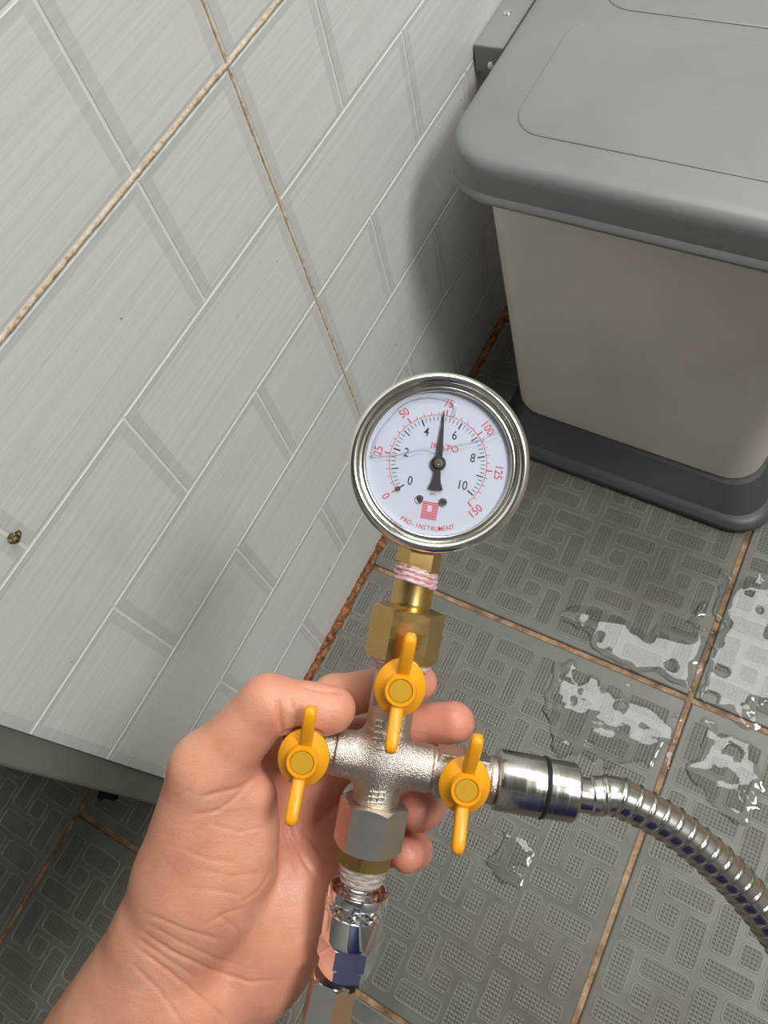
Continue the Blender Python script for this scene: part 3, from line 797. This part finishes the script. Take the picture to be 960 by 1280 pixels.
# ------------------------------------------------------------------ left hand: one continuous skin, grown from joints by smooth unions
def HP(px, py, d): return np.array([(px - 480) / FPX * d, (py - 640) / FPX * d, d])      # millimetres: right, down, away
H_ORG = np.array([-175., 50., 255.]); H_TOP = np.array([45., 285., 352.]); H_H = .72
_n = np.ceil((H_TOP - H_ORG) / H_H).astype(int)
_ax = [H_ORG[i] + np.arange(_n[i]) * H_H for i in range(3)]
def new_field(): return np.full(tuple(_n), 30.0, np.float32)
def sub(lo, hi):
    sl = []
    for i in range(3):
        a = max(0, int((lo[i] - H_ORG[i]) / H_H)); b = min(_n[i], int((hi[i] - H_ORG[i]) / H_H) + 2); sl.append(slice(a, max(a + 1, b)))
    return tuple(sl)
def grid(sl): return np.meshgrid(*[_ax[i][sl[i]].astype(np.float32) for i in range(3)], indexing='ij', sparse=True)
def smin_np(a, b, k):
    h = np.maximum(k - np.abs(a - b), 0) / k; return np.minimum(a, b) - h * h * k * .25
def cap(F, a, b, ra, rb, k, flat=None):
    """tapered capsule; flat=(axis vector, factor) squeezes it along one direction"""
    a, b = np.asarray(a, float), np.asarray(b, float); m = max(ra, rb) * (1 if flat is None else 1.3) + k + 3
    sl = sub(np.minimum(a, b) - m, np.maximum(a, b) + m); X, Y, Z_ = grid(sl)
    e = b - a; L2 = e @ e
    t = np.clip(((X - a[0]) * e[0] + (Y - a[1]) * e[1] + (Z_ - a[2]) * e[2]) / L2, 0, 1)
    dx, dy, dz = X - a[0] - t * e[0], Y - a[1] - t * e[1], Z_ - a[2] - t * e[2]
    d2 = dx * dx + dy * dy + dz * dz
    if flat is not None:
        v = np.asarray(flat[0], float); v /= np.linalg.norm(v); q = dx * v[0] + dy * v[1] + dz * v[2]
        d2 = d2 + q * q * (flat[1] ** 2 - 1)
    d = np.sqrt(d2) - (ra + (rb - ra) * t)
    F[sl] = smin_np(F[sl], d.astype(np.float32), k)
def blob(F, c, r, R, k):
    """ellipsoid; rows of R are its axes"""
    c = np.asarray(c, float); m = max(r) + k + 3; sl = sub(c - m, c + m); X, Y, Z_ = grid(sl)
    k0 = 0; k1 = 0
    for i in range(3):
        v = np.asarray(R[i], float); v = v / np.linalg.norm(v)
        q = (X - c[0]) * v[0] + (Y - c[1]) * v[1] + (Z_ - c[2]) * v[2]
        k0 = k0 + (q / r[i]) ** 2; k1 = k1 + (q / r[i] ** 2) ** 2
    k0 = np.sqrt(k0); d = k0 * (k0 - 1) / np.maximum(np.sqrt(k1), 1e-6)
    F[sl] = smin_np(F[sl], d.astype(np.float32), k)
def chain(F, P, R, k):
    for i in range(len(P) - 1): cap(F, P[i], P[i + 1], R[i], R[i + 1], k)

WR = HP(215, 1240, 312); EL = HP(15, 1520, 335)
MCP = {'index': HP(352, 925, 322), 'middle': HP(385, 985, 332), 'ring': HP(408, 1040, 334), 'little': HP(415, 1095, 330)}
FING = {
    'index': ([MCP['index'], HP(418, 872, 318), HP(486, 858, 311), HP(525, 853, 307)], [10.5, 9.2, 8.2, 6.9]),
    'middle': ([MCP['middle'], HP(455, 925, 326), HP(520, 907, 314), HP(567, 903, 308)], [10.5, 9.6, 8.8, 8.4]),
    'ring': ([MCP['ring'], HP(482, 1000, 334), HP(530, 1006, 318), HP(523, 1013, 303)], [10.5, 9.3, 8.8, 8.4]),
    'little': ([MCP['little'], HP(478, 1058, 330), HP(516, 1062, 316), HP(509, 1068, 304)], [9.5, 8.2, 7.6, 7.0])}
P_ = new_field()
# forearm and wrist
cap(P_, EL, WR, 34, 29, 6, ((.3, .2, 1), 1.22))
for nm, r0, r1 in (('index', 13, 11.5), ('middle', 14, 12), ('ring', 14, 12), ('little', 13, 11.5)):
    o = {'index': (-6, -8), 'middle': (0, 0), 'ring': (6, 4), 'little': (13, 9)}[nm]
    cap(P_, WR + np.array([o[0], o[1], 2.]), MCP[nm], r0, r1, 9)
# ball of the thumb, heel of the hand
blob(P_, HP(270, 1080, 300), (40, 22, 19), ((.28, -.96, 0), (.96, .28, 0), (0, 0, 1)), 10)
blob(P_, HP(345, 1170, 318), (38, 20, 20), ((.32, -.94, .1), (.94, .32, 0), (0, 0, 1)), 11)
cap(P_, HP(321, 996, 293), HP(317, 1085, 297), 7.8, 8.0, 6)
T_ = new_field()
CMC, TM, TI, TT = HP(226, 1100, 303), HP(260, 962, 290), HP(336, 881, 286), HP(417, 886, 286)
cap(T_, HP(206, 1165, 308), CMC, 19, 17.5, 8); cap(T_, HP(120, 1300, 322), HP(206, 1165, 308), 22, 19, 8); cap(T_, CMC, TM, 17.5, 14.5, 8); cap(T_, TM, TI, 13.2, 11.0, 5); cap(T_, TI, TT, 11.0, 8.2, 3)
blob(T_, HP(388, 890, 286), (14, 9.4, 8.8), ((1, 0, 0), (0, 1, 0), (0, 0, 1)), 4)
P_ = smin_np(P_, T_, 12.0)
F_ = new_field()
for nm in ('index', 'middle', 'ring', 'little'):
    f = new_field(); P, R = FING[nm]; chain(f, P, R, 3.0)
    F_ = smin_np(F_, f, .9)
X_, Y_, Z3 = np.meshgrid(*[a.astype(np.float32) for a in _ax], indexing='ij', sparse=True)
near = np.full(tuple(_n), 99., np.float32)
for nm in MCP:
    c = MCP[nm]; near = np.minimum(near, np.sqrt((X_ - c[0]) ** 2 + (Y_ - c[1]) ** 2 + (Z3 - c[2]) ** 2))
kk = np.clip((34 - near) / 20, 0, 1) * 7 + .8
P_ = smin_np(P_, F_, kk)
# the skin gives way where it presses on the metal
_o = HP(478, 950, 290); _dx, _dy = X_ - _o[0], Y_ - _o[1]; _A = _dx * K_ + _dy * S_; _B = _dx * S_ - _dy * K_; _D = -(Z3 - _o[2])
for ax_, r_, q0, q1 in ((0, 9.5, -38.8, 44), (0, 12.0, 43, 75), (1, 9.8, -17, 40), (1, 13.6, -34.5, -14.6), (1, 11.8, -40, -33), (1, 12.3, -78, -38), (1, 14.4, 35, 59)):
    q_, p_ = (_A, _B) if ax_ == 0 else (_B, _A)
    m_ = np.maximum(np.sqrt(p_ * p_ + _D * _D) - r_, np.maximum(q0 - q_, q_ - q1)).astype(np.float32)
    P_ = np.maximum(P_, .25 - m_)
for cx_, cy_, hx_, hy_ in ((-29.5, 0, 7.0, 8.7), (30, 0, 10.0, 8.7), (0, 31.2, 8.7, 10.0)):
    P_ = np.maximum(P_, .25 - np.maximum(np.maximum(np.abs(_A - cx_) - hx_, np.abs(_B - cy_) - hy_), np.abs(_D) - 7.2).astype(np.float32))
    P_ = np.maximum(P_, .25 - np.maximum(np.hypot(_A - cx_, _B - cy_) - 8.0, np.maximum(-1 - _D, _D - 12)).astype(np.float32))
    P_ = np.maximum(P_, .25 - np.maximum(np.hypot(_A - cx_, _B - cy_) - 10.8, np.maximum(10.5 - _D, _D - 20)).astype(np.float32))
P_ = np.maximum(P_, (H_ORG[0] + 3) - X_); P_ = np.maximum(P_, Y_ - (H_TOP[1] - 3))
hv, hq = surface_nets(P_, H_ORG, H_H)
del P_, T_, F_, near, kk
# creases: shallow grooves pressed along lines seen on the near side of the skin
def vert_normals(V, Q):
    n = np.cross(V[Q[:, 2]] - V[Q[:, 0]], V[Q[:, 3]] - V[Q[:, 1]]); N = np.zeros_like(V)
    for i in range(4): np.add.at(N, Q[:, i], n)
    return N / np.maximum(np.linalg.norm(N, axis=1, keepdims=True), 1e-9)
hn = vert_normals(hv, hq)
if (hn[:, 2] * (hv[:, 2] - hv[:, 2].mean())).mean() < 0: hn = -hn; hq = hq[:, ::-1]
scr = np.stack([hv[:, 0] / hv[:, 2] * FPX + 480, hv[:, 1] / hv[:, 2] * FPX + 640], 1)
facing = (hn * hv).sum(1) / np.linalg.norm(hv, axis=1) < -.1
CREASES = [
    ([(326, 968), (300, 985), (270, 992), (248, 998)], 3.2, .55), ([(318, 975), (285, 1005), (262, 1018)], 2.6, .35),
    ([(378, 858), (400, 863), (432, 866)], 2.2, .6), ([(347, 872), (349, 895), (352, 920)], 3.2, .9), ([(362, 872), (366, 890)], 2.5, .3),
    ([(170, 1160), (215, 1190), (262, 1212), (312, 1228), (352, 1225)], 2.4, .6), ([(162, 1178), (210, 1214), (262, 1256), (292, 1285)], 2.4, .5), ([(176, 1150), (222, 1176), (268, 1198), (300, 1206)], 2.2, .3), ([(166, 1169), (212, 1201), (250, 1226)], 2.2, .3), ([(258, 1030), (300, 1040), (330, 1034)], 2.2, .22), ([(240, 1085), (290, 1096), (330, 1090)], 2.2, .2), ([(300, 1130), (325, 1112), (338, 1090)], 2.2, .3), ([(268, 1140), (300, 1165)], 2.2, .25),
    ([(180, 1140), (230, 1162), (285, 1178)], 2.6, .35), ([(250, 1160), (285, 1140), (310, 1135)], 2.4, .3), ([(160, 1200), (200, 1240), (232, 1285)], 2.6, .35),
    ([(350, 1000), (362, 1040), (378, 1072), (400, 1105)], 3.5, .8), ([(352, 1035), (366, 1062), (372, 1100)], 3.0, .5), ([(375, 1035), (392, 1052), (410, 1080)], 3.0, .5),
    ([(236, 1020), (280, 1012)], 2.4, .3), ([(225, 1060), (262, 1075), (300, 1078)], 2.4, .25), ([(250, 1110), (300, 1118)], 2.4, .25), ([(215, 1000), (240, 985)], 2.2, .3)]
off = np.zeros(len(hv))
for pl, wpx, dep in CREASES:
    P = np.array(pl, float); d = np.full(len(hv), 1e9); tt = np.zeros(len(hv)); L = len(P) - 1
    for i, (a, b) in enumerate(zip(P[:-1], P[1:])):
        e = b - a; t = np.clip(((scr - a) @ e) / (e @ e), 0, 1); q = np.linalg.norm(scr - a - t[:, None] * e, axis=1)
        m = q < d; d[m] = q[m]; tt[m] = (i + t[m]) / L
    fade = np.clip(np.minimum(tt, 1 - tt) * 5, .0, 1)
    off += dep * np.exp(-(d / wpx) ** 2) * fade * facing
hv = hv - hn * np.minimum(off, 1.1)[:, None]
# flush: pinker pads of the fingers, thumb knuckle and palm
fl_ = np.zeros(len(hv))
for c, r, k in ((FING['index'][0][3], 20, .8), (FING['middle'][0][3], 26, .8), (FING['ring'][0][3], 20, .85), (FING['little'][0][3], 18, .75), (TT, 20, .35), (TI, 16, .4),
                (HP(390, 1030, 320), 26, .55), (HP(300, 1000, 285), 26, .3), (HP(310, 1235, 305), 24, .35), (MCP['index'], 30, .5)):
    fl_ = np.maximum(fl_, k * np.exp(-(np.linalg.norm(hv - c, axis=1) / r) ** 2))
HB = HP(300, 1090, 300)
HBW = EYE + (RIGHT * HB[0] + DOWN * HB[1] + FWD * HB[2]) * .001
HM = Matrix(((RIGHT.x, -DOWN.x, -FWD.x, HBW.x), (RIGHT.y, -DOWN.y, -FWD.y, HBW.y), (RIGHT.z, -DOWN.z, -FWD.z, HBW.z), (0, 0, 0, 1)))
loc_ = (hv - HB) * np.array([1, -1, -1])
hand = np_mesh('hand', loc_, hq, M_SKIN, None, .001)
ca = hand.data.color_attributes.new('flush', 'FLOAT_COLOR', 'POINT')
ca.data.foreach_set('color', np.stack([fl_, fl_, fl_, np.ones_like(fl_)], 1).astype(np.float32).ravel())
hand.matrix_world = HM
tag(hand, 'bare left hand and wrist gripping the nickel pipe cross from behind', 'hand')
def nail(c, along, out, ln, wd):
    """a curved nail plate lying on the back of a fingertip"""
    c = (np.asarray(c) - HB) * np.array([1, -1, -1]); along = Vector(np.asarray(along) * np.array([1, -1, -1])).normalized(); out = Vector(np.asarray(out) * np.array([1, -1, -1]))
    out = (out - along * out.dot(along)).normalized(); sd = along.cross(out); c = Vector(c); rs = []
    mb = MB(); vs = []; fs = []; nu, nv = 9, 9
    for layer in (0, 1):
        for i in range(nu):
            u = i / (nu - 1) * 2 - 1
            for j in range(nv):
                v = j / (nv - 1) * 2 - 1
                w_ = wd * (1 - .25 * max(0, u) ** 3 - .25 * max(0, -u) ** 3)
                a = v * 1.05
                vs.append(c + along * (u * ln * (1 - .18 * v * v)) + sd * (w_ * sin(a)) + out * (w_ * (cos(a) - 1) * .8 - .12 * u * u * ln * .5 - layer * .5))
    for i in range(nu - 1):
        for j in range(nv - 1):
            a = i * nv + j; fs.append((a, a + 1, a + nv + 1, a + nv)); a += nu * nv; fs.append((a, a + nv, a + nv + 1, a + 1))
    edge = [i * nv for i in range(nu)] + [(nu - 1) * nv + j for j in range(1, nv)] + [i * nv + nv - 1 for i in range(nu - 2, -1, -1)] + [j for j in range(nv - 2, 0, -1)]
    for a, b in zip(edge, edge[1:] + edge[:1]): fs.append((a, b, b + nu * nv, a + nu * nv))
    mb.add(vs, fs); part(mb, 'fingernail', M_NAIL, hand, True, None)
def nail_on(nm, out, lift, ln, wd, back=1.0):
    P, R = FING[nm]; a = P[3] - P[2]; a = a / np.linalg.norm(a); o = np.asarray(out, float); o = o - a * (o @ a); o /= np.linalg.norm(o)
    nail(P[3] + o * (R[3] * lift) - a * back, a, o, ln, wd)
nail_on('index', (0, -.1, 1), 1.0, 5.5, 5.4)
nail_on('middle', (0, -.1, 1), 1.0, 6.5, 6.2)
nail_on('ring', (1, -.45, .3), 1.0, 5.2, 5.6, 4.6)
nail_on('little', (1, -.3, .3), 1.0, 4.6, 4.6, 4.2)
nail(HP(408, 864, 288) + np.array([0, 0.0, 1.0]), (1, 0.10, .02), (0, -1, .35), 6.5, 6.0)
